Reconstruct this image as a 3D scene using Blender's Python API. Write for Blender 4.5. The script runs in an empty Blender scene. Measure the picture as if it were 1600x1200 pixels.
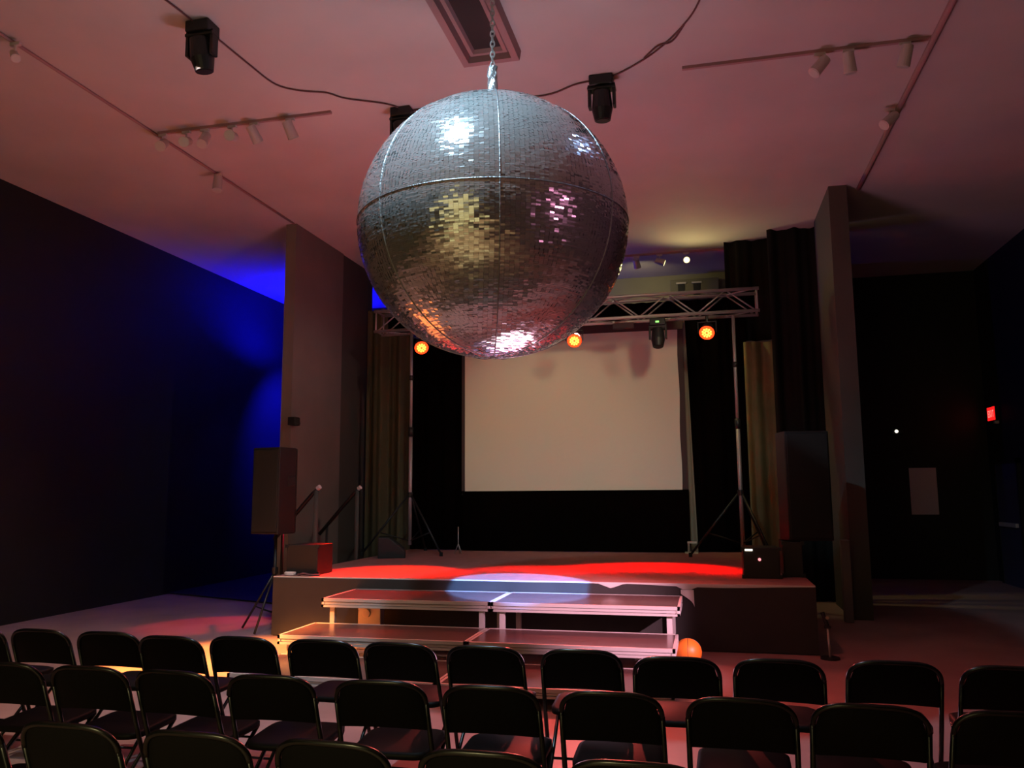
import bpy, bmesh, math, random
from mathutils import Vector, Matrix
random.seed(7)
R = math.radians
scene = bpy.context.scene
COL = scene.collection

# ------------------------------------------------------------------ camera
cam_data = bpy.data.cameras.new('camera')
cam = bpy.data.objects.new('camera', cam_data); COL.objects.link(cam)
cam_data.sensor_width = 36.0; cam_data.lens = 36.0 * 1270.7 / 1600.0
cam_data.clip_start = 0.05; cam_data.clip_end = 100
def cam_matrix(yaw, pitch, roll):
    cy, sy = math.cos(yaw), math.sin(yaw); cp, sp = math.cos(pitch), math.sin(pitch)
    f = Vector((-sy*cp, cy*cp, sp)); r = Vector((cy, sy, 0)); u = r.cross(f)
    r2 = r*math.cos(roll) + u*math.sin(roll); u2 = -r*math.sin(roll) + u*math.cos(roll)
    m = Matrix((r2, u2, -f)).transposed().to_4x4(); m.translation = Vector((0, 0, 1.62))
    return m
cam.matrix_world = cam_matrix(R(13.306), R(7.577), R(-0.411))
scene.camera = cam

# ------------------------------------------------------------------ world, exposure
world = bpy.data.worlds.new('world'); scene.world = world; world.use_nodes = True
world.node_tree.nodes['Background'].inputs[0].default_value = (0.6, 0.5, 0.55, 1)
world.node_tree.nodes['Background'].inputs[1].default_value = 0.0
scene.view_settings.view_transform = 'Standard'
try: scene.view_settings.look = 'None'
except Exception: pass
scene.view_settings.exposure = 0.0
scene.view_settings.gamma = 1.0
scene.view_settings.use_curve_mapping = False

# ------------------------------------------------------------------ lamps
def spot(name, loc, aim, watts, col, cone=60, blend=0.5, size=0.08):
    l = bpy.data.lights.new(name, 'SPOT'); l.energy = watts; l.color = col
    l.spot_size = R(cone); l.spot_blend = blend; l.shadow_soft_size = size
    o = bpy.data.objects.new(name, l); COL.objects.link(o); o.location = loc
    o.rotation_euler = (Vector(aim) - Vector(loc)).to_track_quat('-Z', 'Y').to_euler()
    return o
# red LED pars on the truss
spot('red_par_light', (-4.33, 12.1, 3.90), (-3.75, 9.25, 0.67), 17000, (1, .012, .0), 30, .7)
spot('red_par_light', (-1.88, 12.1, 3.90), (-2.1, 9.5, 0.67), 15000, (1, .01, .004), 34, .8)
spot('red_par_light', (0.09, 12.1, 3.92), (-0.75, 10.0, 0.67), 30000, (1, .0, .0), 42, .8)
spot('red_floor_fill', (-1.8, 12.1, 4.05), (-0.6, 5.4, 0.0), 1300, (1, .10, .08), 50, 1.0)  # extra spot added to redden the floor among the chairs
spot('floor_fill_light', (-0.86, 7.50, 5.22), (0.7, 6.3, 0.0), 240, (1, .13, .12), 84, .9, .06)  # three fill spots added near the moving heads to brighten the floor
spot('floor_fill_light', (-3.0, 7.65, 5.25), (-3.4, 6.0, 0.0), 230, (1, .20, .16), 84, .9, .06)
spot('floor_fill_light', (-4.11, 5.75, 5.25), (-5.8, 6.6, 0.0), 800, (1, .74, .60), 90, .9, .06)
spot('red_spill_light', (-4.40, 12.0, 3.95), (-6.15, 9.35, 0.0), 1100, (1, .01, .05), 17, .5)
# spots in the hall
spot('steps_spot_light', (0.6, 5.2, 5.3), (-1.93, 8.62, 0.66), 13000, (.13, .36, 1), 13.0, .15, .03)
spot('blue_glint_light', (0.55, 5.85, 5.45), (-0.73, 5.03, 3.94), 14, (.35, .55, 1), 30, .3, .05)  # added beside the steps spot only for a blue glint on the ball
spot('pink_spot_light', (4.6, 2.15, 3.65), (-0.85, 7.9, 0.5), 7600, (1, .50, .68), 15, .9, .05)
spot('pink_glint_light', (4.6, 2.20, 3.60), (-0.85, 4.85, 3.40), 110, (1, .35, .62), 14, .5, .06)  # second lamp added at the pink spot for a glint on the ball
spot('orange_spot_light', (-6.9, 3.6, 5.2), (-4.75, 7.35, 0.1), 22000, (1, .29, .045), 20, .7, .05)
spot('ball_spot_light', (-1.97, 4.02, 5.44), (-1.75, 5.0, 4.0), 480, (.52, .80, 1), 92, .7, .05)
spot('rear_floor_fill', (-3.0, -4.8, 5.3), (-2.4, -1.6, 0.0), 2000, (1, .86, .38), 70, .8, .1)  # added to warm the floor that the mirror ball reflects
# pink and white fill lamps added by the steps, imitating bounce onto the ceiling
spot('ceiling_bounce_fill', (-1.4, 7.45, 0.66), (-1.4, 6.3, 5.6), 150, (1, .49, .66), 168, .3, .55)
spot('ceiling_white_fill', (-1.5, 7.40, 0.66), (-2.3, 5.9, 5.6), 75, (.80, .95, 1), 75, 1.0, .55)
# blue LED uplight behind the masking wall
spot('blue_uplight', (-7.4, 14.8, 4.3), (-8.0, 14.9, 5.7), 560, (.003, .003, 1), 161, .7, .05)
spot('blue_wall_light', (-6.8, 15.9, 4.4), (-8.7, 15.7, 3.0), 1300, (.006, .006, 1), 72, 1.0, .05)
spot('blue_floor_light', (-6.3, 14.9, 3.4), (-8.7, 14.2, 1.4), 20, (.02, .02, 1), 80, .9, .05)
spot('blue_alcove_fill', (-4.2, 14.6, 4.7), (-1.0, 14.6, 5.7), 90, (.04, .03, 1), 90, .9, .05)  # added for the blue that reaches the alcove ceiling through the gap
# warm track heads lighting screen, curtains and alcove
spot('warm_track_light', (-4.2, 7.75, 5.40), (-2.6, 13.1, 2.4), 215, (1, .88, .52), 40, .8, .28)
spot('warm_track_light', (1.2, 7.75, 5.40), (-1.5, 13.1, 2.4), 225, (1, .88, .52), 46, .8, .28)
spot('pillar_fill_light', (1.3, 7.7, 5.40), (-5.9, 11.9, 2.2), 210, (1, .95, .80), 34, .9, .06)  # added fill to lift the taupe masking wall
spot('alcove_track_light', (-0.19, 13.5, 4.95), (0.4, 11.5, 5.6), 26, (1, .84, .30), 160, .9, .10)  # lamp added below the lit head, where no fixture hangs
spot('alcove_track_light', (-1.03, 13.80, 5.38), (-1.0, 15.2, 4.9), 20, (1, .85, .4), 120, .8, .05)
spot('drape_track_light', (-0.5, 12.9, 5.3), (0.9, 13.0, 2.4), 70, (1, .88, .3), 50, .8, .05)

# ------------------------------------------------------------------ materials
def mat(name, col, rough=.5, metal=0.0, emit=None, estr=0.0, noise=0.0, nscale=6.0, bump=0.0, bscale=40.0, spec=None):
    m = bpy.data.materials.new(name); m.use_nodes = True
    nt = m.node_tree; b = nt.nodes['Principled BSDF']
    b.inputs['Base Color'].default_value = (*col, 1)
    b.inputs['Roughness'].default_value = rough; b.inputs['Metallic'].default_value = metal
    if spec is not None: b.inputs['Specular IOR Level'].default_value = spec
    if emit: b.inputs['Emission Color'].default_value = (*emit, 1); b.inputs['Emission Strength'].default_value = estr
    if noise or bump:
        tc = nt.nodes.new('ShaderNodeTexCoord')
    if noise:
        n = nt.nodes.new('ShaderNodeTexNoise'); n.inputs['Scale'].default_value = nscale; n.inputs['Detail'].default_value = 5
        nt.links.new(tc.outputs['Object'], n.inputs['Vector'])
        mr = nt.nodes.new('ShaderNodeMapRange')
        mr.inputs['From Min'].default_value = .3; mr.inputs['From Max'].default_value = .7
        mr.inputs['To Min'].default_value = 1-noise; mr.inputs['To Max'].default_value = 1+noise
        nt.links.new(n.outputs['Fac'], mr.inputs['Value'])
        v = nt.nodes.new('ShaderNodeVectorMath'); v.operation = 'SCALE'; v.inputs[0].default_value = col
        nt.links.new(mr.outputs['Result'], v.inputs['Scale']); nt.links.new(v.outputs['Vector'], b.inputs['Base Color'])
    if bump:
        n2 = nt.nodes.new('ShaderNodeTexNoise'); n2.inputs['Scale'].default_value = bscale
        nt.links.new(tc.outputs['Object'], n2.inputs['Vector'])
        bp = nt.nodes.new('ShaderNodeBump'); bp.inputs['Strength'].default_value = bump; bp.inputs['Distance'].default_value = .01
        nt.links.new(n2.outputs['Fac'], bp.inputs['Height']); nt.links.new(bp.outputs['Normal'], b.inputs['Normal'])
    return m
M = {}
M['ceiling'] = mat('ceiling_plaster', (.62, .55, .55), .75, noise=.08, nscale=.7, bump=.05, bscale=3)
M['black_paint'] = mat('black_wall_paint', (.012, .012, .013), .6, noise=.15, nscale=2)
M['floor'] = mat('worn_floor', (.35, .235, .215), .42, noise=.18, nscale=1.3, bump=.05, bscale=12)
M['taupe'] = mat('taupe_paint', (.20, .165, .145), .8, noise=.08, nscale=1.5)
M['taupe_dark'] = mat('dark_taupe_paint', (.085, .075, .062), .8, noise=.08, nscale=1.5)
M['olive'] = mat('olive_wall', (.34, .31, .20), .8, noise=.1, nscale=1.2)
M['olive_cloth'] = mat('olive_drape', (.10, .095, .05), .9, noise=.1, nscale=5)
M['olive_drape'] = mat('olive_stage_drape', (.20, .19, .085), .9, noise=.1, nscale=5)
M['dark_cloth'] = mat('charcoal_drape', (.014, .014, .012), .95, noise=.1, nscale=5, spec=.1)
M['black_cloth'] = mat('black_drape', (.003, .002, .002), .95, spec=0.0)
M['beige_cloth'] = mat('beige_drape', (.22, .20, .15), .9)
M['skirt'] = mat('stage_skirt', (.035, .032, .028), .9, noise=.1, nscale=4)
M['screen'] = mat('projection_fabric', (.72, .68, .60), .85)
M['screen_edge'] = mat('screen_border', (.05, .03, .035), .8)
M['carpet'] = mat('stage_surface', (.40, .17, .15), .65, noise=.12, nscale=8)
M['pale_edge'] = mat('pale_stage_edge', (.75, .66, .62), .6)
M['deck'] = mat('laminate_deck', (.13, .075, .07), .22, noise=.1, nscale=6)
M['alu'] = mat('aluminium', (.72, .70, .68), .38, .85, noise=.06, nscale=14)
M['alu_matte'] = mat('painted_aluminium', (.62, .58, .55), .5, .3)
M['truss'] = mat('truss_aluminium', (.46, .41, .42), .45, .5)
M['steel_black'] = mat('black_powder_coat', (.006, .006, .006), .25)
M['seat_black'] = mat('black_seat_vinyl', (.006, .005, .005), .5, spec=.09)
M['back_black'] = mat('black_backrest_vinyl', (.004, .004, .004), .6, spec=.12)
M['rubber'] = mat('black_rubber', (.01, .01, .01), .8)
M['black_plastic'] = mat('black_plastic', (.014, .014, .015), .45)
M['speaker_cab'] = mat('speaker_cabinet', (.010, .008, .008), .6)
M['grille'] = mat('speaker_grille', (.012, .012, .011), .6)
M['case'] = mat('flight_case', (.016, .013, .013), .5)
M['cable'] = mat('cable', (.16, .06, .065), .7)
M['plaster_trim'] = mat('painted_trim', (.42, .24, .25), .7)
M['white_paint'] = mat('white_enamel', (.62, .52, .52), .5)
M['hatch_black'] = mat('hatch_panel', (.022, .022, .024), .6)
M['orange'] = mat('orange_plastic', (.85, .20, .02), .45)
M['paper'] = mat('paper', (.85, .74, .85), .8)
M['door_paint'] = mat('blue_grey_door', (.05, .05, .10), .5)
M['red_led'] = mat('red_led', (.3, .02, .0), .3, emit=(1, .03, .004), estr=5)
M['red_led_hot'] = mat('orange_led', (.3, .1, .0), .3, emit=(1, .45, .05), estr=4)
M['exit_red'] = mat('exit_red', (.4, .0, .0), .4, emit=(1, .01, .01), estr=1.6)
M['exit_letter'] = mat('exit_letter', (.6, .2, .2), .4, emit=(1, .18, .15), estr=1.4)
M['green_led'] = mat('green_led', (.1, .4, .1), .3, emit=(.25, 1, .15), estr=2.0)
M['white_led'] = mat('white_led', (.8, .8, .7), .3, emit=(1, .92, .75), estr=2.0)
M['pink_led'] = mat('pink_led', (.8, .3, .3), .3, emit=(1, .3, .32), estr=1.6)
M['warm_lamp'] = mat('warm_lamp', (.9, .8, .4), .3, emit=(1, .88, .40), estr=2.6)
M['glow_pane'] = mat('added_glow_pane', (.3, .25, .12), .6, emit=(1, .86, .36), estr=1.0)  # emission for the added rear window, reflected yellow in the ball
M['tile'] = mat('mirror_tile', (.70, .70, .70), .17, .76)
M['ball_core'] = mat('ball_core', (.05, .05, .055), .5, .3)
M['seam'] = mat('seam_braid', (.30, .30, .31), .45, .9, bump=.9, bscale=50)
M['foil'] = mat('silver_foil', (.60, .61, .63), .38, .9, bump=.8, bscale=60)

# ------------------------------------------------------------------ helpers
def link(name, bm, m, parent=None, smooth=False, bevel=0.0):
    me = bpy.data.meshes.new(name); bm.normal_update(); bm.to_mesh(me); bm.free()
    for x in (m if isinstance(m, (list, tuple)) else [m]): me.materials.append(x)
    if smooth:
        for p in me.polygons: p.use_smooth = True
    o = bpy.data.objects.new(name, me); COL.objects.link(o)
    if parent: o.parent = parent
    if bevel:
        b = o.modifiers.new('bevel', 'BEVEL'); b.width = bevel; b.segments = 2; b.limit_method = 'ANGLE'
    return o
def box(bm, lo, hi, rot=None, piv=None):
    c = [(lo[i]+hi[i])/2 for i in range(3)]; s = [abs(hi[i]-lo[i]) for i in range(3)]
    r = bmesh.ops.create_cube(bm, size=1)['verts']
    bmesh.ops.scale(bm, vec=s, verts=r); bmesh.ops.translate(bm, vec=c, verts=r)
    if rot is not None: bmesh.ops.rotate(bm, cent=piv or c, matrix=rot, verts=r)
    return r
def cyl(bm, a, b, r1, r2=None, seg=16, caps=True):
    a, b = Vector(a), Vector(b); d = b-a
    v = bmesh.ops.create_cone(bm, cap_ends=caps, segments=seg, radius1=r1, radius2=r1 if r2 is None else r2, depth=d.length)['verts']
    bmesh.ops.rotate(bm, cent=(0, 0, 0), matrix=d.to_track_quat('Z', 'Y').to_matrix(), verts=v)
    bmesh.ops.translate(bm, vec=(a+b)/2, verts=v)
    return v
def tube(bm, pts, r, seg=8):
    pts = [Vector(p) for p in pts]; rings = []
    n = None
    for i, p in enumerate(pts):
        t = (pts[min(i+1, len(pts)-1)] - pts[max(i-1, 0)]).normalized()
        if n is None: n = t.orthogonal().normalized()
        n = (n - t*n.dot(t)).normalized(); b = t.cross(n)
        rings.append([bm.verts.new(p + (n*math.cos(2*math.pi*k/seg) + b*math.sin(2*math.pi*k/seg))*r) for k in range(seg)])
    for A, B in zip(rings, rings[1:]):
        for k in range(seg): bm.faces.new((A[k], A[(k+1) % seg], B[(k+1) % seg], B[k]))
    bm.faces.new(rings[0][::-1]); bm.faces.new(rings[-1])
def smooth_path(pts, n=8):
    pts = [Vector(p) for p in pts]; out = []
    for i in range(len(pts)-1):
        p0 = pts[max(i-1, 0)]; p1 = pts[i]; p2 = pts[i+1]; p3 = pts[min(i+2, len(pts)-1)]
        for k in range(n):
            t = k/n
            out.append(.5*((2*p1)+(p2-p0)*t+(2*p0-5*p1+4*p2-p3)*t*t+(3*p1-p0-3*p2+p3)*t**3))
    return out+[pts[-1]]
def B(): return bmesh.new()
def tag(o, label, cat, group=None, kind=None):
    o['label'] = label; o['category'] = cat
    if group: o['group'] = group
    if kind: o['kind'] = kind
    return o
def thing(name, label, cat, loc=(0, 0, 0), rz=0, group=None):
    o = bpy.data.objects.new(name, None); COL.objects.link(o); o.empty_display_size = .1
    o.location = loc; o.rotation_euler = (0, 0, rz)
    return tag(o, label, cat, group)
def struct(name, bm, m, label, cat, **k):
    o = link(name, bm, m, **k); return tag(o, label, cat, kind='structure')
def dup(root, loc, rz, label):
    r = root.copy(); COL.objects.link(r); r.location = loc; r.rotation_euler = (0, 0, rz); r['label'] = label
    for ch in root.children:
        c = ch.copy(); COL.objects.link(c); c.parent = r
        for g in ch.children:
            d = g.copy(); COL.objects.link(d); d.parent = c
    return r
def bx(name, lo, hi, m, parent=None, bevel=0.0, smooth=False):
    b = B(); box(b, lo, hi); return link(name, b, m, parent, bevel=bevel)
def sbox(name, lo, hi, m, label, cat):
    b = B(); box(b, lo, hi); return struct(name, b, m, label, cat)

# ------------------------------------------------------------------ room shell
ZC = 5.668
XL, XR, YB, YR = -8.7, 5.0, 16.4, -6.0
sbox('floor', (XL-.1, YR-.1, -.1), (XR+.1, YB+.1, 0), M['floor'], 'worn reddish hall floor under the chairs and steps', 'floor')
sbox('ceiling', (XL-.1, YR-.1, ZC), (XR+.1, YB+.1, ZC+.1), M['ceiling'], 'pale plaster hall ceiling washed in pink light', 'ceiling')
sbox('wall_left', (XL-.1, YR, 0), (XL, YB, ZC), M['black_paint'], 'long black side wall left of the stage', 'wall')
sbox('wall_right', (XR, YR, 0), (XR+.1, YB, ZC), M['black_paint'], 'black side wall with the exit door', 'wall')
sbox('wall_back', (XL, YB, 0), (XR, YB+.1, ZC), M['black_paint'], 'black end wall behind the stage with a poster on it', 'wall')
b = B()   # wall behind the camera, with an opening for the added glowing window
for lo, hi in (((XL, YR-.1, 0), (-6.6, YR, ZC)), ((-2.0, YR-.1, 0), (XR, YR, ZC)), ((-6.6, YR-.1, 4.6), (-2.0, YR, ZC)), ((-6.6, YR-.1, 0), (-2.0, YR, .25))): box(b, lo, hi)
struct('wall_front', b, M['black_paint'], 'black wall behind the audience with an added glowing window', 'wall')
w = B()
for x in (-6.6, -5.5, -4.35, -3.2, -2.06): box(w, (x, YR-.09, .25), (x+.06, YR-.01, 4.6))
for z in (.25, 2.4, 4.54): box(w, (-6.6, YR-.09, z), (-2.0, YR-.01, z+.06))
wf = struct('added_window_1', w, M['black_plastic'], 'added window glowing warm behind the audience for a yellow reflection in the mirror ball', 'window')
bx('pane', (-6.6, YR-.06, .25), (-2.0, YR-.045, 4.6), M['glow_pane'], wf)  # glowing pane added to give the mirror ball its yellow reflection
# masking walls either side of the stage
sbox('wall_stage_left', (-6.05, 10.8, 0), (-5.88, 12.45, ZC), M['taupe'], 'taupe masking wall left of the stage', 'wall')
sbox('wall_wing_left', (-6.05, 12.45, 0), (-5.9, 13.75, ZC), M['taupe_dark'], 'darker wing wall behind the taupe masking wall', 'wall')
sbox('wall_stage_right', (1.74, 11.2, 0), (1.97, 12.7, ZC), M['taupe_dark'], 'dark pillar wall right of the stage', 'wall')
sbox('wall_alcove', (-5.6, 15.3, 0), (2.2, 15.42, ZC), M['olive'], 'olive rear wall of the stage alcove above the truss', 'wall')
# thin dark slab laid on the floor beside the left wing
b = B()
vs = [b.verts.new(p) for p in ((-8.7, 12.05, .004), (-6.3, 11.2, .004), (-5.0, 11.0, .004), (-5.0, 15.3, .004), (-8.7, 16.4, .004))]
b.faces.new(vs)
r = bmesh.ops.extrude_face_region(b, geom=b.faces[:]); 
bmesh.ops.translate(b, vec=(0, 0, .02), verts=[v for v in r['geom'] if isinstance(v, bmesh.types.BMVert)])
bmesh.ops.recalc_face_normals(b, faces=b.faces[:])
struct('floor_wing', b, M['black_paint'], 'dark floor area between left wall and stage', 'floor')

# ceiling conduits
def conduit(x, y0, y1, r_, label):
    b = B(); cyl(b, (x, y0, ZC-r_), (x, y1, ZC-r_), r_, seg=10)
    return tag(link('ceiling_conduit', b, M['plaster_trim'], smooth=True), label, 'conduit')
conduit(-5.9, 2.0, 10.75, .016, 'thin painted conduit running along the ceiling towards the taupe masking wall')
conduit(2.14, 2.0, 11.3, .03, 'thick painted conduit running along the ceiling towards the dark pillar wall')

# ------------------------------------------------------------------ ceiling hatch
h = thing('ceiling_hatch', 'long ceiling hatch with moulded frame and black panel above the mirror ball', 'hatch', (-1.8, 5.5, ZC))
def frame(bm, x0, x1, y0, y1, w0, z0, z1, bev):
    o = [(x0, y0), (x1, y0), (x1, y1), (x0, y1)]; i = [(x0+w0, y0+w0), (x1-w0, y0+w0), (x1-w0, y1-w0), (x0+w0, y1-w0)]
    prof = [(0, z0), (bev, z1), (1-bev, z1), (1, z0)]
    rows = [[bm.verts.new((o[k][0]*(1-t)+i[k][0]*t, o[k][1]*(1-t)+i[k][1]*t, z)) for k in range(4)] for t, z in prof]
    for A, C in zip(rows, rows[1:]):
        for k in range(4): bm.faces.new((A[k], A[(k+1) % 4], C[(k+1) % 4], C[k]))
b = B(); frame(b, -.28, .28, -1.6, 1.39, .09, 0, -.10, .15); frame(b, -.20, .20, -1.5, 1.31, .085, 0, -.055, .3)
bmesh.ops.recalc_face_normals(b, faces=b.faces[:]); link('frame', b, M['plaster_trim'], h)
bx('panel', (-.13, -1.45, -.02), (.13, 1.24, 0), M['hatch_black'], h)

# ------------------------------------------------------------------ mirror ball
BR = .985
BC = Vector((-1.458, 5.6, 3.545))
ball = thing('mirror_ball', 'giant mirror ball hanging from a chain in mid hall', 'mirror ball', BC)
ball.scale = (1, 1, .975)
b = B(); bmesh.ops.create_uvsphere(b, u_segments=64, v_segments=32, radius=BR-.012)
link('core', b, M['ball_core'], ball, smooth=True)
NG = 7; SUB = 4; NR = 244
A0 = R(2.5) + math.atan2(-BC.y, -BC.x) # a seam faces the viewer
rng = random.Random(3)
def gore(g, upper):
    b = B(); a0 = A0 + g*2*math.pi/NG; aw = 2*math.pi/NG
    tilt = {}
    rows = range(NR//2, NR) if upper else range(0, NR//2)
    for j in rows:
        l0 = -math.pi/2 + math.pi*j/NR; l1 = l0 + math.pi/NR*.97; lm = (l0+l1)/2
        n = max(1, round(aw*math.cos(lm)*BR/.032))
        rowt = rng.gauss(0, .03)
        for k in range(n):
            p0 = a0 + aw*k/n; p1 = p0 + aw/n*.975; pm = (p0+p1)/2
            s = int((pm-a0)/aw*SUB); key = (s, j//20)
            if key not in tilt: tilt[key] = (rng.gauss(0, .03), rng.gauss(0, .03))
            ta = tilt[key][0]*.8 + rng.gauss(0, .055); tl = tilt[key][1]*.5 + rowt + rng.gauss(0, .055)
            c = Vector((math.cos(lm)*math.cos(pm), math.cos(lm)*math.sin(pm), math.sin(lm)))*BR
            e = Vector((-math.sin(pm), math.cos(pm), 0)); nn = c.normalized(); u = nn.cross(e)
            n2 = (nn + e*ta + u*tl).normalized(); e2 = (e - n2*e.dot(n2)).normalized(); u2 = n2.cross(e2)
            hw = (p1-p0)/2*math.cos(lm)*BR; hh = (l1-l0)/2*BR
            b.faces.new([b.verts.new(c + e2*sx*hw + u2*sy*hh) for sx, sy in ((-1, -1), (1, -1), (1, 1), (-1, 1))])
    return link('mirror_panel', b, M['tile'], ball)
for up in (True, False):
    for g in range(NG): gore(g, up)
for g in range(NG):
    a = A0 + g*2*math.pi/NG; b = B()
    tube(b, [Vector((math.cos(a)*math.cos(l), math.sin(a)*math.cos(l), math.sin(l)))*(BR+.001) for l in [R(-88+176*i/60) for i in range(61)]], .0045, 6)
    link('seam', b, M['seam'], ball)
b = B()
tube(b, [Vector((math.cos(a), math.sin(a), 0))*(BR+.001) for a in [2*math.pi*i/96 for i in range(97)]], .005, 6)
link('equator_seam', b, M['seam'], ball)
b = B()   # crinkled foil sleeve
zs = [BR-.02 + (.33)*i/10 for i in range(11)]
rr = random.Random(5); rings = []
for z in zs:
    rings.append([b.verts.new((math.cos(2*math.pi*k/14)*(.036+rr.uniform(-.008, .008)), math.sin(2*math.pi*k/14)*(.036+rr.uniform(-.008, .008)), z)) for k in range(14)])
for A, C in zip(rings, rings[1:]):
    for k in range(14): b.faces.new((A[k], A[(k+1) % 14], C[(k+1) % 14], C[k]))
link('foil_sleeve', b, M['foil'], ball)
b = B(); z = BR+.26; i = 0
while z < ZC-BC.z-.03:
    ax = Vector((1, 0, 0)) if i % 2 else Vector((0, 1, 0))
    tube(b, [Vector((0, 0, z+.028)) + ax*(.016*math.sin(t)) + Vector((0, 0, .028*math.cos(t))) for t in [2*math.pi*q/12 for q in range(13)]], .0055, 5)
    z += .043; i += 1
box(b, (-.03, -.03, ZC-BC.z-.02), (.03, .03, ZC-BC.z))
link('chain', b, M['alu'], ball)

# ------------------------------------------------------------------ stage
ZS = .67; SX0, SX1, SY0, SY1 = -4.95, 1.02, 8.8, 13.6
st = thing('stage', 'low stage with red lit top and dark fabric front', 'stage', (0, 0, 0))
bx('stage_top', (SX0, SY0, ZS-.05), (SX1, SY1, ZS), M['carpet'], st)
bx('pale_edge', (SX0, SY0-.012, ZS-.06), (SX1, SY0-.001, ZS), M['pale_edge'], st)['label'] = 'pale front edge of the stage top'
b = B(); N = 140
def sag(x):
    d = .012
    d += .05*max(0, 1-abs(x+1.02)/.14)
    if x > -.95: d += .012*(1-math.cos((x+.95)*3.1))
    d += .05*max(0, 1-abs(x+.24)/.10)
    return d
top = []; bot = []
for i in range(N+1):
    x = SX0 + (SX1-SX0)*i/N; y = SY0-.022-.006*math.sin(x*9)
    top.append((b.verts.new((x, y, ZS-sag(x)))), ); bot.append(b.verts.new((x, y-.01, .01)))
for i in range(N): b.faces.new((bot[i], bot[i+1], top[i+1], top[i]))
link('front_skirt', b, M['skirt'], st)
bx('stage_base', (SX0+.01, SY0, 0), (SX1-.01, SY1-.01, ZS-.05), M['skirt'], st)
# cloth corner hanging off the front
b = B()
g = [[b.verts.new((-.30+.13*u+.03*v*math.sin(u*3), 8.765-.006*math.sin(6*u), ZS-.06-.17*v*(.25+.75*u))) for u in [q/8 for q in range(9)]] for v in [q/4 for q in range(5)]]
for A, C in zip(g, g[1:]):
    for k in range(8): b.faces.new((A[k], A[k+1], C[k+1], C[k]))
tag(link('pale_cloth', b, M['pale_edge']), 'pale cloth scrap hanging off the stage front beside the upper step', 'cloth')

# ------------------------------------------------------------------ portable deck steps
def deck(x0, x1, y0, y1, z, th, label, low=0.0, legs=True, group='portable stage decks'):
    t = thing('stage_deck', label, 'stage deck', ((x0+x1)/2, (y0+y1)/2, 0), 0, group)
    hx = (x1-x0)/2-.004; hy = (y1-y0)/2-.004
    bx('panel', (-hx+.02, -hy+.02, z-.03), (hx-.02, hy-.02, z), M['deck'], t)
    b = B()
    for s in (-1, 1):
        for (q0, q1, off) in ((z-.028, z+.003, 0), (z-th*.68, z-.034, .008), (z-th, z-th*.74, 0)):
            box(b, (-hx, s*(hy-off-.012)-.012, q0), (hx, s*(hy-off-.012)+.012, q1))
            box(b, (s*(hx-off-.012)-.012, -hy, q0), (s*(hx-off-.012)+.012, hy, q1))
    link('frame', b, M['alu_matte'], t)
    if legs:
        for sx in (-1, 1):
            for sy in (-1, 1):
                lx = hx-.06 if sx > 0 else -hx+.10
                bx('leg', (sx*hx-sx*.10-.025, sy*(hy-.07)-.025, low), (sx*hx-sx*.10+.025, sy*(hy-.07)+.025, z-.03), M['alu_matte'], t)
    return t
XA, XM, XB = -3.90, -2.10, -.28
deck(XA, XM, 7.89, 8.75, .55, .085, 'red lit half of the topmost step, touching the white spot of light')
deck(XM, XB, 7.89, 8.75, .55, .085, 'pink lit half of the topmost step, ending by the hanging cloth')
deck(-3.96, -2.12, 7.12, 7.88, .31, .08, 'left half of the middle step, its corner glowing orange')
deck(-2.12, XB-.02, 7.12, 7.88, .31, .08, 'right half of the middle step, its end glowing pink')
deck(-3.92, -2.10, 6.24, 7.10, .15, .07, 'left half of the lowest step, dark red behind the front chairs')
deck(-2.10, XB, 6.24, 7.10, .15, .07, 'right half of the lowest step, dark pink behind the front chairs')

# odds and ends around the steps
b = B(); bmesh.ops.create_uvsphere(b, u_segments=32, v_segments=16, radius=.125)
o = tag(link('orange_ball', b, M['orange'], smooth=True), 'round orange ball on the floor beside the middle step', 'ball'); o.location = (-.225, 8.05, .125)
b = B()
for a in (0, math.pi/2):
    tube(b, [Vector((math.cos(t)*math.cos(a), math.cos(t)*math.sin(a), math.sin(t)))*.1255 for t in [2*math.pi*k/40 for k in range(41)]], .002, 5)
link('seam', b, M['black_plastic'], o)
t = thing('power_strip', 'orange power strip on the floor under the end of the middle step', 'power strip', (-.52, 8.22, 0), R(4))
bx('housing', (-.16, -.03, 0), (.16, .03, .045), M['orange'], t, bevel=.006)
for k in range(3):
    b = B(); cyl(b, (-.08+.08*k, -.031, .022), (-.08+.08*k, -.027, .022), .014, seg=14); link('socket', b, M['black_plastic'], t)
bx('white_plug', (-.22, -.035, .0), (-.165, .025, .05), M['white_paint'], t, bevel=.005)
t = thing('clamp_box', 'small pale box with round knob under the orange end of the top step', 'box', (-3.58, 8.45, 0))
bx('body', (-.13, -.06, 0), (.13, .06, .42), M['alu_matte'], t, bevel=.008)
b = B(); cyl(b, (-.03, -.08, .34), (-.03, -.06, .34), .045, seg=20); link('knob', b, M['pale_edge'], t)
b = B(); cyl(b, (-3.62, 8.2, .06), (-3.50, 8.22, .06), .06, seg=20)
tag(link('tape_roll', b, M['pale_edge'], smooth=False), 'pale roll of tape on the floor under the middle step at its orange end', 'tape')
b = B(); tube(b, smooth_path([(-2.10, 8.30, .035), (-2.0, 8.28, .035), (-1.9, 8.22, .03), (-1.8, 8.3, .03)]), .03, 8)
tag(link('rolled_cloth', b, M['pale_edge'], smooth=True), 'small pale rolled cloth on the floor under the middle of the steps', 'cloth')

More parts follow.
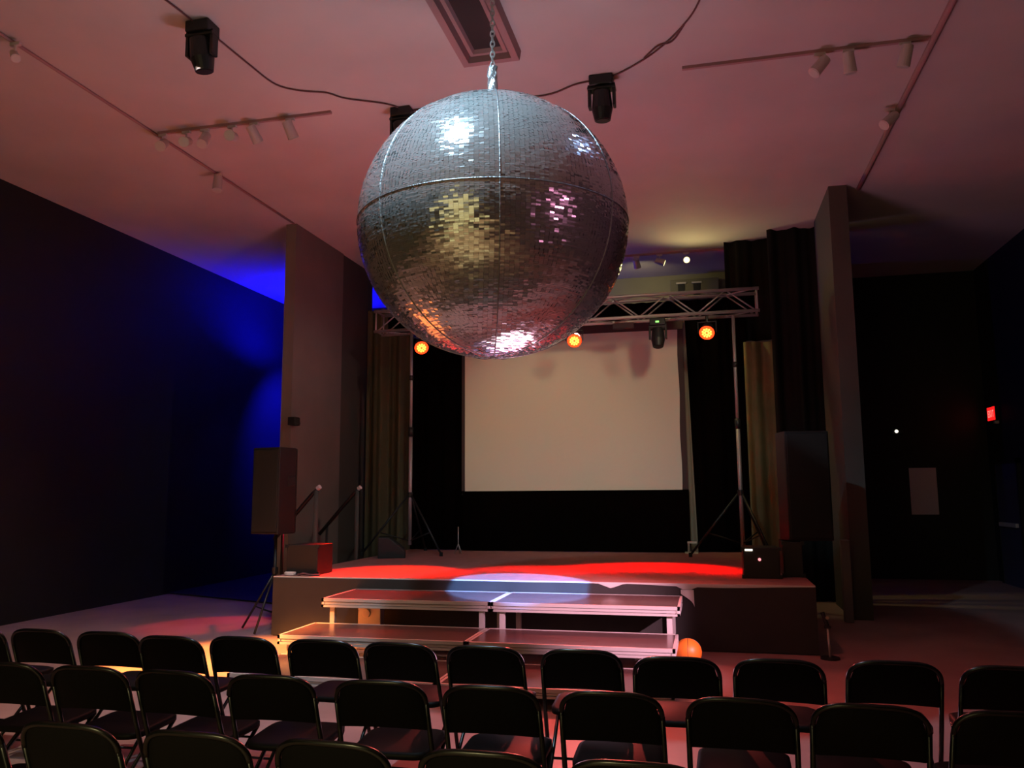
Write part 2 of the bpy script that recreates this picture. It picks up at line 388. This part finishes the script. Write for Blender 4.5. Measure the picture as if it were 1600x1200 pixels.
# ------------------------------------------------------------------ truss with stands
TY = 12.3; D = .16
tr = thing('lighting_truss', 'silver box truss spanning above the stage', 'truss', (-2.15, TY, 4.39))
tx0, tx1, th_ = -3.02, 3.0, .165
for sy in (-1, 1):
    for sz in (-1, 1):
        b = B(); cyl(b, (tx0, sy*D, sz*th_), (tx1, sy*D, sz*th_), .026, seg=12); link('chord', b, M['truss'], tr, smooth=True)
def lace(f):
    b = B(); n = 14; w_ = (tx1-tx0-.1)/n
    for k in range(n):
        x = tx0+.05+k*w_; s = 1 if k % 2 else -1
        cyl(b, f(x, s), f(x+w_, -s), .011, seg=8)
    for x in (tx0+.03, tx1-.03): cyl(b, f(x, -1), f(x, 1), .014, seg=8)
    link('lacing', b, M['truss'], tr, smooth=True)
lace(lambda x, s: (x, -D, s*th_)); lace(lambda x, s: (x, D, s*th_)); lace(lambda x, s: (x, s*D, th_)); lace(lambda x, s: (x, s*D, -th_))
# black valance right behind the truss
b = B()
def drape(bm, x0, x1, y, z0, z1, amp, freq, n=None, taper=None):
    n = n or int((x1-x0)*40)+8; A = []; C = []
    for i in range(n+1):
        t_ = i/n; x = x0+(x1-x0)*t_; yy = y + amp*math.sin(freq*x) + .4*amp*math.sin(freq*2.3*x+1)
        xt = x if taper is None else taper(t_)
        A.append(bm.verts.new((x, yy, z0))); C.append(bm.verts.new((xt, yy, z1)))
    for i in range(n): bm.faces.new((A[i], A[i+1], C[i+1], C[i]))
drape(b, -5.1, .85, TY+.27, 4.22, 4.54, .02, 30)
tag(link('black_valance', b, M['black_cloth']), 'black cloth valance hanging along the back of the truss', 'valance')

def stand(x, y, label, fz):
    t = thing('truss_stand', label, 'stand', (x, y, ZS), fz, 'truss stands')
    b = B(); cyl(b, (0, 0, .14), (0, 0, 1.9), .030, seg=14); link('lower_tube', b, M['truss'], t, smooth=True)
    b = B(); cyl(b, (0, 0, 1.9), (0, 0, 4.39-.165-.03-ZS), .024, seg=14); link('upper_tube', b, M['truss'], t, smooth=True)
    b = B(); cyl(b, (0, 0, 1.84), (0, 0, 1.99), .042, seg=14); cyl(b, (0, 0, 2.75), (0, 0, 2.83), .034, seg=14); link('collar', b, M['black_plastic'], t, smooth=True)
    b = B(); cyl(b, (0, 0, .88), (0, 0, .96), .045, seg=14); link('leg_hub', b, M['black_plastic'], t)
    for k in range(3):
        a = R(-25+120*k); e = Vector((math.cos(a)*.74, math.sin(a)*.74, .03))
        b = B(); tube(b, [Vector((math.cos(a)*.04, math.sin(a)*.04, .9)), e], .017, 8)
        tube(b, [(0, 0, .2), e*.62+Vector((0, 0, .9*.38-.02))], .010, 6)
        lg = link('leg', b, M['black_plastic'], t, smooth=True)
        b = B(); cyl(b, e-Vector((0, 0, .03)), e+Vector((0, 0, .03)), .026, seg=10); link('rubber_foot', b, M['orange'] if False else M['rubber'], lg)
    return t
stand(-4.575, TY-.02, 'silver tripod stand under the truss end beside the dim olive drape', R(-5))
stand(.475, TY-.02, 'silver tripod stand holding up the truss beside the yellow lit drape', R(85))

def par(x, z, label, hot, yaw=0, pitch=-45):
    t = thing('par_light', label, 'stage light', (x, TY-.16, z+.16), R(yaw), 'red stage lights on the truss')
    b = B(); cyl(b, (0, 0, -.03), (0, 0, .06), .02, seg=10); box(b, (-.13, -.012, -.035), (.13, .012, -.02))
    for s in (-1, 1): box(b, (s*.13-.006, -.015, -.19), (s*.13+.006, .015, -.02))
    link('yoke', b, M['black_plastic'], t)
    d = Vector((0, math.cos(R(pitch))*-1, math.sin(R(pitch)))); c = Vector((0, 0, -.16))
    b = B(); cyl(b, c-d*.10, c+d*.07, .085, .115, seg=28); link('housing', b, M['black_plastic'], t, smooth=False)
    b = B(); cyl(b, c+d*.068, c+d*.076, .108, seg=28)
    ln = link('lens', b, M['red_led'], t); ln['label'] = 'glowing red lens'
    b = B(); u = d.orthogonal().normalized(); v = d.cross(u)
    for rad, n in ((.03, 6), (.060, 10)):
        for k in range(n):
            p = c+d*.078+(u*math.cos(2*math.pi*k/n)+v*math.sin(2*math.pi*k/n))*rad
            cyl(b, p-d*.002, p+d*.004, .015, seg=8)
    link('led_cluster', b, M['red_led_hot'], ln)
    return t
par(-4.36, 3.95, 'red glowing stage light on the truss beside the stand at the olive drape', 0, 25, -35)
par(-1.885, 3.94, 'red glowing stage light on the truss just clear of the mirror ball', 0, 8, -35)
par(.095, 3.96, 'red glowing stage light on the truss between screen and yellow lit drape', 0, -8, -35)

def moving_head(name, label, loc, m_, aim=(0, 0, -1), s=1.0, led=None):
    t = thing(name, label, 'stage light', loc, 0, 'moving head lights')
    bx('base', (-.10*s, -.08*s, -.09*s), (.10*s, .08*s, 0), m_, t, bevel=.01)
    b = B()
    for q in (-1, 1): box(b, (q*.105*s-.014, -.04*s, -.27*s), (q*.105*s+.014, .04*s, -.07*s))
    box(b, (-.12*s, -.05*s, -.115*s), (.12*s, .05*s, -.09*s)); link('yoke', b, m_, t, bevel=.006)
    d = Vector(aim).normalized(); c = Vector((0, 0, -.23*s))
    b = B(); cyl(b, c-d*.10*s, c+d*.05*s, .075*s, .09*s, seg=20); cyl(b, c+d*.05*s, c+d*.15*s, .09*s, .068*s, seg=20)
    hd = link('head', b, m_, t, smooth=False)
    b = B(); cyl(b, c+d*.15*s, c+d*.155*s, .058*s, seg=20); link('lens', b, M['grille'], hd)
    if led:
        b = B(); box(b, (-.025, -.08*s-.006, -.07), (.025, -.08*s, -.045)); link('indicator', b, led, t)['label'] = 'small green indicator lamp'
    return t
moving_head('moving_head_light', 'black moving head light hanging under the truss with a green indicator', (-.63, TY-.05, 4.20), M['black_plastic'], (0, -.25, -1), 1.15, M['green_led'])
t = thing('beam_bar', 'short black bar fixture clipped under the truss above the screen', 'bar', (-1.15, TY, 4.14))
bx('body', (-.16, -.05, -.05), (.16, .05, .03), M['screen_edge'], t, bevel=.008)
bx('clamp', (-.03, -.03, .03), (.03, .03, .065), M['truss'], t)

moving_head('ceiling_moving_head', 'black moving head light on the ceiling, nearest the left edge of the hall', (-4.11, 5.80, ZC), M['black_plastic'], (.1, .2, -1), 1.12)
moving_head('ceiling_moving_head', 'black moving head light on the ceiling, beyond the mirror ball to its right', (-.86, 7.57, ZC), M['black_plastic'], (0, .1, -1), 1.15)
moving_head('ceiling_moving_head', 'black moving head light half hidden behind the mirror ball', (-3.0, 7.72, ZC), M['black_plastic'], (.2, .2, -1), 1.1)
def cable(pts, label):
    b = B(); tube(b, smooth_path([(x, y, ZC-.012) for x, y in pts], 6), .008, 6)
    return tag(link('ceiling_cable', b, M['cable'], smooth=True), label, 'cable')
cable([(-4.3, 4.6), (-4.18, 5.42), (-4.15, 5.71), (-4.11, 5.92), (-4.07, 6.49), (-4.02, 6.88), (-3.84, 7.06), (-3.61, 7.16), (-3.47, 7.32), (-3.13, 7.52), (-3.0, 7.66)], 'thin dark cable looping across the ceiling between two moving heads left of the ball')
cable([(.3, 5.6), (.09, 6.48), (-.06, 6.83), (-.24, 7.1), (-.46, 7.33), (-.76, 7.54), (-1.12, 7.61), (-1.48, 7.76), (-2.2, 7.7), (-2.9, 7.74)], 'thin dark cable crossing the ceiling right of the ball')
cable([(-.04, 6.80), (-.15, 7.04), (-.28, 7.09), (-.42, 7.27)], 'short slack loop of cable on the ceiling beside the longer cable')

# ------------------------------------------------------------------ track lighting
def track(x0, x1, y, label):
    b = B(); box(b, (x0, y-.018, ZC-.03), (x1, y+.018, ZC))
    return tag(link('lighting_track', b, M['plaster_trim']), label, 'track')
track(-5.86, -3.75, 7.56, 'ceiling lighting track with a row of white heads, left of the mirror ball')
track(-.08, 2.10, 7.55, 'ceiling lighting track with few heads, right of the mirror ball')
track(-1.6, .75, 13.75, 'ceiling lighting track above the back of the stage with lit heads')
def track_head(loc, aim, label, grp, lit=False, L=.17, r_=.055):
    t = thing('track_light', label, 'track light', loc, 0, grp)
    b = B(); box(b, (-.05, -.016, -.03), (.05, .016, 0)); cyl(b, (0, 0, -.03), (0, 0, -.085), .010, seg=8); link('adapter', b, M['white_paint'], t)
    d = Vector(aim).normalized(); c = Vector((0, 0, -.12))
    b = B(); cyl(b, c-d*L*.45, c+d*L*.55, r_*.86, r_, seg=20); link('can', b, M['white_paint'], t, smooth=False)
    b = B(); cyl(b, c+d*(L*.55-.002), c+d*(L*.55+.004), r_*.82, seg=20)
    ln = link('lamp', b, M['warm_lamp'] if lit else M['alu_matte'], t)
    if lit: ln['label'] = 'glowing yellow lamp'
zt = ZC-.03
for k, (x, aim, lb) in enumerate(((-5.80, (.3, -.8, -.6), 'white track head nearest the conduit, left of the ball'), (-5.50, (.35, -.9, -.45), 'white track head second from the conduit, face turned to the hall'),
        (-5.27, (.1, -.6, -.8), 'white track head third from the conduit, pointing down'), (-4.93, (.3, -.95, -.35), 'white track head fourth from the conduit, round face bright'),
        (-4.66, (.25, .5, -.8), 'white track head fifth from the conduit, turned to the stage'), (-4.23, (.25, .4, -.85), 'white cylindrical track head nearest the free end of the track'))):
    track_head((x, 7.56, zt), aim, lb, 'white heads on the track left of the ball', L=.19, r_=.06)
for x, aim, lb in ((1.17, (-.6, -.2, -.75), 'white track head tilted left on the track right of the ball'), (1.42, (.1, .2, -1), 'white track head pointing down on the track right of the ball'), (1.90, (-.2, .2, -.8), 'white track head beside the thick conduit')):
    track_head((x, 7.55, zt), aim, lb, 'white heads on the track right of the ball', L=.19, r_=.058)
track_head((-5.86, 8.72, zt-.005), (.1, -.2, -1), 'single white lamp head on the thin conduit beyond the track', 'lamp heads on conduits', L=.2, r_=.06)
track_head((2.04, 8.9, zt-.005), (-.6, -.3, -.6), 'single white lamp head on the thick conduit beyond the track', 'lamp heads on conduits', L=.2, r_=.06)
track_head((-5.86, 5.6, zt-.005), (.5, -.3, -.6), 'single lamp head on the thin conduit at the picture edge', 'lamp heads on conduits', L=.12, r_=.04)
for x, aim, lb in ((-1.03, (.1, .5, -.6), 'lit yellow track head nearest the mirror ball above the stage back'), (-.64, (.9, .1, -.35), 'lit yellow track head turned sideways above the stage back'), (-.19, (.05, -.95, -.35), 'brightest yellow track head facing the hall above the stage back')):
    track_head((x, 13.75, zt), aim, lb, 'lit heads above the stage back', lit=True, L=.16, r_=.06)
t = thing('wall_unit', 'pale boxy unit with dark slots high on the olive alcove wall', 'wall unit', (-.08, 15.3, 5.16))
bx('body', (-.44, -.22, 0), (.44, 0, .36), M['beige_cloth'], t, bevel=.01)
for x in (-.24, .04):
    bx('slot', (x-.06, -.235, .05), (x+.06, -.215, .27), M['black_plastic'], t); bx('slot_lip', (x-.09, -.25, .27), (x+.09, -.2, .30), M['pale_edge'], t)

# ------------------------------------------------------------------ screen and curtains
sc = thing('projection_screen', 'beige projection screen with black border and skirt at the stage back', 'screen', (-2.14, 13.1, ZS))
b = B(); n = 24
rows = []
for j in range(13):
    z = 1.64-ZS + (4.20-1.64)*j/12
    rows.append([b.verts.new((-1.77+3.54*i/n + (.008*math.sin(j*1.1) if i == n else 0), .012*math.sin(i*.5)*math.sin(j*.4)-.02, z)) for i in range(n+1)])
for A, C in zip(rows, rows[1:]):
    for i in range(n): b.faces.new((A[i], A[i+1], C[i+1], C[i]))
link('screen_fabric', b, M['screen'], sc, smooth=True)
b = B()
box(b, (-1.83, -.005, 1.60-ZS), (-1.765, .02, 4.42-ZS)); box(b, (1.765, -.005, 1.60-ZS), (1.86, .02, 4.42-ZS)); box(b, (-1.83, -.005, 1.58-ZS), (1.86, .02, 1.645-ZS)); box(b, (-1.83, -.035, 4.19-ZS), (1.86, .02, 4.42-ZS))
link('border', b, M['screen_edge'], sc)
b = B(); drape(b, -1.80, 1.87, -.035, 0.01, 1.64-ZS, .006, 14, 90); link('skirt', b, M['black_cloth'], sc)
def curtain(name, x0, x1, y, z0, z1, m_, label, amp=.04, freq=18, taper=None):
    b = B(); drape(b, x0, x1, y, z0, z1, amp, freq, None, taper)
    o = link(name, b, m_, smooth=True); return tag(o, label, 'curtain')
curtain('stage_curtain', -4.93, -3.6, 13.26, ZS+.005, 4.3, M['black_cloth'], 'tall black curtain between the olive drape and the screen', .02)
curtain('stage_curtain', -.45, .70, 13.28, ZS+.005, 4.5, M['black_cloth'], 'tall black curtain between the screen and the yellow lit drape', .02)
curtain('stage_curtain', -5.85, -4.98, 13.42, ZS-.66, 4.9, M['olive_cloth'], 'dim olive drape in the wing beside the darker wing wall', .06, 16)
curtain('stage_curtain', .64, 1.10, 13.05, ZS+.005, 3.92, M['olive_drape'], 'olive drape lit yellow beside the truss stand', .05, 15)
curtain('stage_curtain', 1.06, 1.85, 12.95, .0, ZC, M['dark_cloth'], 'dark drape beside the pillar wall', .05, 16)
curtain('stage_curtain', .42, 1.80, 13.4, 4.0, ZC, M['dark_cloth'], 'dark pelmet cloth above the yellow lit drape', .04, 16)
b = B(); drape(b, -.36, -.16, 13.14, ZS+.01, 4.34, .012, 30, 12, lambda q: -.275+.03*q)
tag(link('beige_strip', b, M['beige_cloth'], smooth=True), 'narrow beige fabric strip widening to the floor beside the screen', 'fabric strip')
b = B(); cyl(b, (-.30, 13.0, ZS+.02), (-.30, 13.0, ZS+.16), .02, seg=10); box(b, (-.32, 12.98, ZS+.15), (-.18, 13.02, ZS+.18))
box(b, (-.36, 12.94, ZS), (-.16, 13.06, ZS+.025))
tag(link('screen_foot', b, M['alu']), 'small shiny metal foot on the stage below the beige strip', 'foot')

# ------------------------------------------------------------------ loudspeakers and gear
def pa_speaker(x, y, z, w_, d_, h_, label, rz):
    t = thing('loudspeaker', label, 'loudspeaker', (x, y, z), rz)
    b = B(); hw = w_/2
    pts = [(-hw, -d_/2), (hw, -d_/2), (hw, d_*.2), (hw*.6, d_/2), (-hw*.6, d_/2), (-hw, d_*.2)]
    lo = [b.verts.new((p[0], p[1], 0)) for p in pts]; hi = [b.verts.new((p[0], p[1], h_)) for p in pts]
    b.faces.new(lo[::-1]); b.faces.new(hi)
    for k in range(6): b.faces.new((lo[k], lo[(k+1) % 6], hi[(k+1) % 6], hi[k]))
    link('cabinet', b, M['speaker_cab'], t, bevel=.012)
    bx('grille', (-hw+.02, -d_/2-.012, .03), (hw-.02, -d_/2+.002, h_-.03), M['grille'], t, bevel=.006)
    bx('handle', (hw-.004, -.06, h_*.55), (hw+.012, .06, h_*.66), M['black_plastic'], t, bevel=.004)
    return t
pa_speaker(-5.14, 9.15, 1.14, .42, .42, 1.04, 'tall loudspeaker on a tripod stand at the stage end under the blue glow', R(-12))
t = thing('speaker_stand', 'black tripod stand on the floor carrying the tall loudspeaker beside the taupe wall', 'stand', (-5.14, 9.15, 0), 0)
b = B(); cyl(b, (0, 0, .12), (0, 0, 1.14), .02, seg=12); link('pole', b, M['black_plastic'], t, smooth=True)
b = B(); cyl(b, (0, 0, .66), (0, 0, .74), .035, seg=12); link('collar', b, M['black_plastic'], t)
for a in (183, 90, 268):
    e = Vector((math.cos(R(a))*.40, math.sin(R(a))*.40, .015))
    b = B(); tube(b, [(0, 0, .68), e], .014, 8); tube(b, [(0, 0, .2), e*.6+Vector((0, 0, .26))], .009, 6); link('leg', b, M['black_plastic'], t, smooth=True)
pa_speaker(1.06, 9.9, 1.06, .50, .45, 1.22, 'large dark loudspeaker standing on equipment at the pillar end of the stage', R(14))
def case(name, lo, hi, label, m_=M['case'], extra=None):
    c = ((lo[0]+hi[0])/2, (lo[1]+hi[1])/2, lo[2]); t = thing(name, label, 'equipment case', c)
    bx('body', (lo[0]-c[0], lo[1]-c[1], 0), (hi[0]-c[0], hi[1]-c[1], hi[2]-lo[2]), m_, t, bevel=.01)
    b = B(); zz = (hi[2]-lo[2])
    for sx in (lo[0], hi[0]):
        for zc in (.0, zz): box(b, (sx-c[0]-.02, lo[1]-c[1]-.006, max(0, zc-.035)), (sx-c[0]+.02, lo[1]-c[1]+.03, min(zz, zc+.035)+.004))
    link('corner', b, M['black_plastic'], t)
    if extra: extra(t, c)
    return t
case('flight_case', (.80, 9.6, ZS), (1.0, 10.2, 1.055), 'dark equipment case under the large loudspeaker')
def leds(t, c):
    b = B(); box(b, (-.17, -.222, .295), (-.09, -.20, .315)); link('white_indicator', b, M['white_led'], t)
    b = B(); cyl(b, (-.02, -.225, .205), (-.02, -.20, .205), .016, seg=10); link('red_indicator', b, M['pink_led'], t)
case('amplifier_rack', (.36, 9.4, ZS), (.74, 9.82, 1.0), 'amplifier rack with a white and a pink indicator on the stage beside the loudspeaker', M['case'], leds)
case('flight_case', (-4.88, 8.95, ZS), (-4.48, 9.35, 1.02), 'black case with red lit lid at the stage end beside the tripod loudspeaker')
t = thing('floor_monitor', 'black wedge monitor at the stage edge in front of the olive drape', 'monitor', (-4.62, 11.65, ZS), R(20))
b = B(); pts = [(-.2, 0), (.2, 0), (.2, .1), (-.05, .3), (-.2, .3)]
A = [b.verts.new((p[0], -.25, p[1])) for p in pts]; C = [b.verts.new((p[0], .25, p[1])) for p in pts]
b.faces.new(A[::-1]); b.faces.new(C)
for k in range(5): b.faces.new((A[k], A[(k+1) % 5], C[(k+1) % 5], C[k]))
bmesh.ops.recalc_face_normals(b, faces=b.faces[:]); link('cabinet', b, M['black_plastic'], t, bevel=.01)
b = B(); box(b, (-.01, -.22, -.004), (.01, .22, .004)); bmesh.ops.scale(b, vec=(13, 1, 1), verts=b.verts[:]); bmesh.ops.rotate(b, cent=(0, 0, 0), matrix=Matrix.Rotation(R(38.6), 3, 'Y'), verts=b.verts[:]); bmesh.ops.translate(b, vec=(.078, 0, .205), verts=b.verts[:])
link('grille', b, M['grille'], t)
def coil(loc, r_, label):
    b = B(); pts = [(math.cos(2*math.pi*k/24)*r_*(1+.06*math.sin(k*.7)), math.sin(2*math.pi*k/24)*r_*.7, .012+.006*(k//24)) for k in range(0, 24*4)]
    tube(b, pts, .011, 6); o = tag(link('coiled_cable', b, M['pale_edge'], smooth=True), label, 'cable'); o.location = loc
coil((-4.80, 8.90, ZS), .06, 'small pale coil of cable on the stage corner beside the black case')
b = B(); tube(b, smooth_path([(-4.70, 8.90, ZS+.012), (-4.66, 8.86, ZS+.012), (-4.6, 8.85, ZS+.03), (-4.52, 8.87, ZS+.012), (-4.42, 8.9, ZS+.012)]), .012, 6)
tag(link('stage_cable', b, M['cable'], smooth=True), 'red lit cable lying along the stage edge in front of the black case', 'cable')
# stair rails in the wing
def rail(x, y, label):
    t = thing('stair_rail', label, 'handrail', (x, y, 0), 0, 'stair rails beside the stage')
    b = B(); tube(b, [(0, 0, 0), (0, 0, 1.66)], .03, 10); link('post', b, M['taupe_dark'], t, smooth=True)
    b = B(); tube(b, [(.03, 0, 1.69), (-.05, 0, 1.62), (-.62, .05, 1.02)], .027, 10); hr = link('rail', b, M['case'], t, smooth=True)
    b = B(); cyl(b, (.02, -.01, 1.685), (.06, -.02, 1.71), .03, seg=12); link('end_cap', b, M['pale_edge'], hr)['label'] = 'pale end cap'
    b = B(); tube(b, [(-.5, .05, 0), (-.5, .05, 1.14)], .02, 8); link('post', b, M['case'], t, smooth=True)
rail(-5.02, 9.95, 'stair handrail with pinkish end cap next to the loudspeaker')
rail(-5.04, 11.3, 'stair handrail with white end cap nearer the olive drape')
# thin A stand at the left foot of the curtain
b = B()
tube(b, [(-3.86, 12.35, ZS+.005), (-3.80, 12.35, ZS+.16), (-3.80, 12.35, ZS+.42)], .008, 6); tube(b, [(-3.74, 12.35, ZS+.005), (-3.80, 12.35, ZS+.16)], .008, 6); tube(b, [(-3.80, 12.45, ZS+.005), (-3.80, 12.35, ZS+.16)], .008, 6)
tag(link('small_stand', b, M['alu'], smooth=True), 'short thin metal stand on the stage at the screen corner', 'stand')
t = thing('wall_box', 'small black box mounted on the taupe wall edge against the blue wall', 'box', (-5.88, 11.05, 2.66))
bx('body', (-.02, -.32, -.05), (.10, -.16, .07), M['black_plastic'], t, bevel=.01); bx('bracket', (0, -.18, -.015), (.03, -.02, .015), M['black_plastic'], t)
t = thing('microphone_stand', 'short stand with a pale clip at the stage corner near the pillar wall', 'stand', (1.10, 8.62, 0))
b = B(); cyl(b, (0, 0, .02), (-.01, 0, .30), .011, seg=10); link('tube', b, M['alu_matte'], t, smooth=True)
b = B(); cyl(b, (0, 0, 0), (0, 0, .02), .09, seg=24); link('base', b, M['black_plastic'], t)
b = B(); box(b, (-.04, -.02, .29), (.02, .02, .31)); cyl(b, (-.01, 0, .31), (-.05, 0, .44), .02, seg=10); link('clip', b, M['black_plastic'], t)
b = B(); cyl(b, (-.01, -.025, .39), (-.01, -.012, .39), .016, seg=10); link('button', b, M['olive'], t)['label'] = 'pale greenish button'
b = B(); box(b, (1.60, 10.95, 0), (1.70, 11.1, 1.0)); 
tag(link('pale_post', b, M['taupe'], bevel=.01), 'short pale post standing at the foot of the pillar wall', 'post')

# ------------------------------------------------------------------ right side of the hall
t = thing('exit_sign', 'glowing red exit sign high on the black side wall', 'exit sign', (XR, 15.85, 2.93))
bx('housing', (-.07, -.20, -.13), (0, .20, .13), M['black_plastic'], t, bevel=.006)
bx('face', (-.078, -.185, -.115), (-.07, .185, .115), M['exit_red'], t)
def letters(bm, text, hgt, wid, gap, put):
    S = {'E': [(0, 0, .22, 1), (0, 0, 1, .18), (0, .41, .8, .59), (0, .82, 1, 1)], 'I': [(.38, 0, .62, 1)], 'T': [(.38, 0, .62, 1), (0, .82, 1, 1)], 'X': None}
    for i, ch in enumerate(text):
        x0 = i*(wid+gap)
        if S[ch]:
            for a in S[ch]: put(bm, (x0+a[0]*wid, a[1]*hgt), (x0+a[2]*wid, a[3]*hgt), 0)
        else:
            L = math.hypot(wid, hgt)
            for s in (1, -1): put(bm, (x0+wid/2-.1*wid, hgt/2-L/2), (x0+wid/2+.1*wid, hgt/2+L/2), s*math.atan2(wid, hgt))
def put(bm, a, c, ang):
    # lettering faces -X; reading direction runs along -Y
    y0, y1 = .14-a[0], .14-c[0]
    cc = (-.080, (y0+y1)/2, (a[1]+c[1])/2-.06)
    box(bm, (-.082, min(y0, y1), a[1]-.06), (-.078, max(y0, y1), c[1]-.06), Matrix.Rotation(ang, 3, 'X') if ang else None, cc)
b = B(); letters(b, 'EXIT', .12, .055, .02, put); link('letters', b, M['exit_letter'], t)
bx('lamp_head', (-.10, -.24, -.19), (-.03, -.16, -.14), M['white_paint'], t, bevel=.006)
d = B(); box(d, (XR-.05, 14.95, 0), (XR-.002, 15.95, 2.04))
dr = struct('door_1', d, M['door_paint'], 'blue grey door in the black side wall below the exit sign', 'door')
b = B()
box(b, (XR-.06, 14.87, 0), (XR-.001, 14.95, 2.12)); box(b, (XR-.06, 15.95, 0), (XR-.001, 16.03, 2.12)); box(b, (XR-.06, 14.87, 2.04), (XR-.001, 16.03, 2.12)); link('door_frame', b, M['black_paint'], dr)
bx('push_bar', (XR-.10, 15.05, .98), (XR-.05, 15.85, 1.05), M['alu_matte'], dr, bevel=.008)
t = thing('poster', 'pale paper poster on the black end wall beside the stage', 'poster', (3.875, YB-.004, 1.16))
bx('sheet', (-.23, -.006, 0), (.23, 0, .85), M['paper'], t)
t = thing('emergency_lamp', 'tiny white wall lamp on the black end wall above the poster', 'lamp', (3.49, YB, 2.69))
bx('housing', (-.10, -.06, -.05), (.10, 0, .05), M['black_plastic'], t, bevel=.008)
b = B(); cyl(b, (-.02, -.072, 0), (-.02, -.06, 0), .03, seg=14); link('bulb', b, M['white_led'], t)

# ------------------------------------------------------------------ folding chairs
def backrest():
    b = B(); n = 24; hw = .205; F = []; K = []
    for i in range(n+1):
        x = -hw+2*hw*i/n; q = abs(x)/hw
        zt_ = .778 - (0 if q < .52 else .105*(1-math.sqrt(max(0, 1-((q-.52)/.48)**2))))
        zb = .572 + .012*(1-q*q) - .012
        y = lambda z: -.262 + (.79-z)*.36 - .022*(1-q*q)
        F.append((b.verts.new((x, y(zt_), zt_)), b.verts.new((x, y(zb), zb)))); K.append((b.verts.new((x, y(zt_)+.022, zt_-.004)), b.verts.new((x, y(zb)+.022, zb+.004))))
    for i in range(n):
        b.faces.new((F[i][0], F[i][1], F[i+1][1], F[i+1][0])); b.faces.new((K[i][1], K[i][0], K[i+1][0], K[i+1][1]))
        b.faces.new((F[i][0], F[i+1][0], K[i+1][0], K[i][0])); b.faces.new((F[i][1], K[i][1], K[i+1][1], F[i+1][1]))
    b.faces.new((F[0][0], K[0][0], K[0][1], F[0][1])); b.faces.new((F[n][1], K[n][1], K[n][0], F[n][0]))
    return b
def make_chair(label):
    t = thing('folding_chair', label, 'chair')
    bk = link('backrest', backrest(), M['back_black'], t, smooth=True, bevel=.006)
    arc = []
    hw = .212
    for i in range(25):
        a = math.pi*i/24; c = math.cos(a); s = math.sin(a)
        x = -hw*math.copysign(abs(c)**.55, c); z = .678 + .105*abs(s)**.8
        arc.append((x, -.258+(.79-z)*.36 - .018*(1-(x/hw)**2), z))
    b = B(); tube(b, arc, .0115, 8); link('back_frame', b, M['steel_black'], t, smooth=True)
    for s in (-1, 1):
        b = B(); tube(b, [(s*.212, -.222, .69), (s*.216, -.13, .44), (s*.222, .05, .0+.01)], .0115, 8); l = link('leg', b, M['steel_black'], t, smooth=True)
        b = B(); cyl(b, (s*.222, .05, 0), (s*.222, .046, .03), .015, seg=10); link('foot_cap', b, M['rubber'], l)
    for s in (-1, 1):
        b = B(); tube(b, [(s*.185, .20, .425), (s*.185, -.04, .24), (s*.19, -.30, .01)], .0105, 8); l = link('leg', b, M['steel_black'], t, smooth=True)
        b = B(); cyl(b, (s*.19, -.302, 0), (s*.19, -.297, .03), .014, seg=10); link('foot_cap', b, M['rubber'], l)
    b = B(); n = 16; pts = []
    for i in range(n*4):
        a = 2*math.pi*i/(n*4); c, s = math.cos(a), math.sin(a)
        pts.append((.198*math.copysign(abs(c)**.35, c)*(1+.04*s), .06+.19*math.copysign(abs(s)**.35, s)))
    lo = [b.verts.new((p[0], p[1], .418+.03*(p[1]-.06))) for p in pts]; mid = [b.verts.new((p[0], p[1], .440+.03*(p[1]-.06))) for p in pts]
    hi = [b.verts.new((p[0]*.9, .06+(p[1]-.06)*.9, .449+.03*(p[1]-.06))) for p in pts]
    m_ = len(pts)
    for A, C in ((lo, mid), (mid, hi)):
        for k in range(m_): b.faces.new((A[k], A[(k+1) % m_], C[(k+1) % m_], C[k]))
    b.faces.new(lo[::-1]); b.faces.new(hi); link('seat', b, M['seat_black'], t, smooth=True)
    b = B(); tube(b, [(-.217, -.02, .157), (.217, -.02, .157)], .008, 6); link('crossbar', b, M['steel_black'], t, smooth=True)
    b = B(); tube(b, [(-.188, -.20, .10), (.188, -.20, .10)], .008, 6); link('crossbar', b, M['steel_black'], t, smooth=True)
    return t
ORD = ['first', 'second', 'third', 'fourth', 'fifth', 'sixth', 'seventh', 'eighth', 'ninth', 'tenth', 'eleventh', 'twelfth', 'thirteenth']
proto = None
cr = random.Random(11)
def row(xs, ytop, phrase, group):
    global proto
    for i, x in enumerate(xs):
        if isinstance(x, tuple): x, dy = x
        else: dy = 0
        lb = 'black folding chair, %s from the left in the %s' % (ORD[i], phrase)
        loc = (x, ytop+.262+dy, 0); rz = R(cr.uniform(-3, 3))
        if proto is None:
            proto = make_chair(lb); proto.location = loc; proto.rotation_euler = (0, 0, rz); proto['group'] = group
        else:
            c = dup(proto, loc, rz, lb); c['group'] = group
row([-4.60, -4.12, -3.63, (-3.14, -.06), -2.70, -2.19, -1.71, -1.22, -.69, (-.19, -.10), (.325, -.06), (.865, 0), (1.38, -.02)], 4.43, 'row nearest the steps', 'chairs in the row nearest the steps')
row([-3.50, -3.0, -2.51, -2.02, -1.475, -.955, -.43, .11, .60, 1.10], 3.54, 'middle row', 'chairs in the middle row')
row([-2.84, -2.33, -1.80, -1.27, -.75, -.25], 2.67, 'row farthest from the stage', 'chairs in the row nearest the camera')
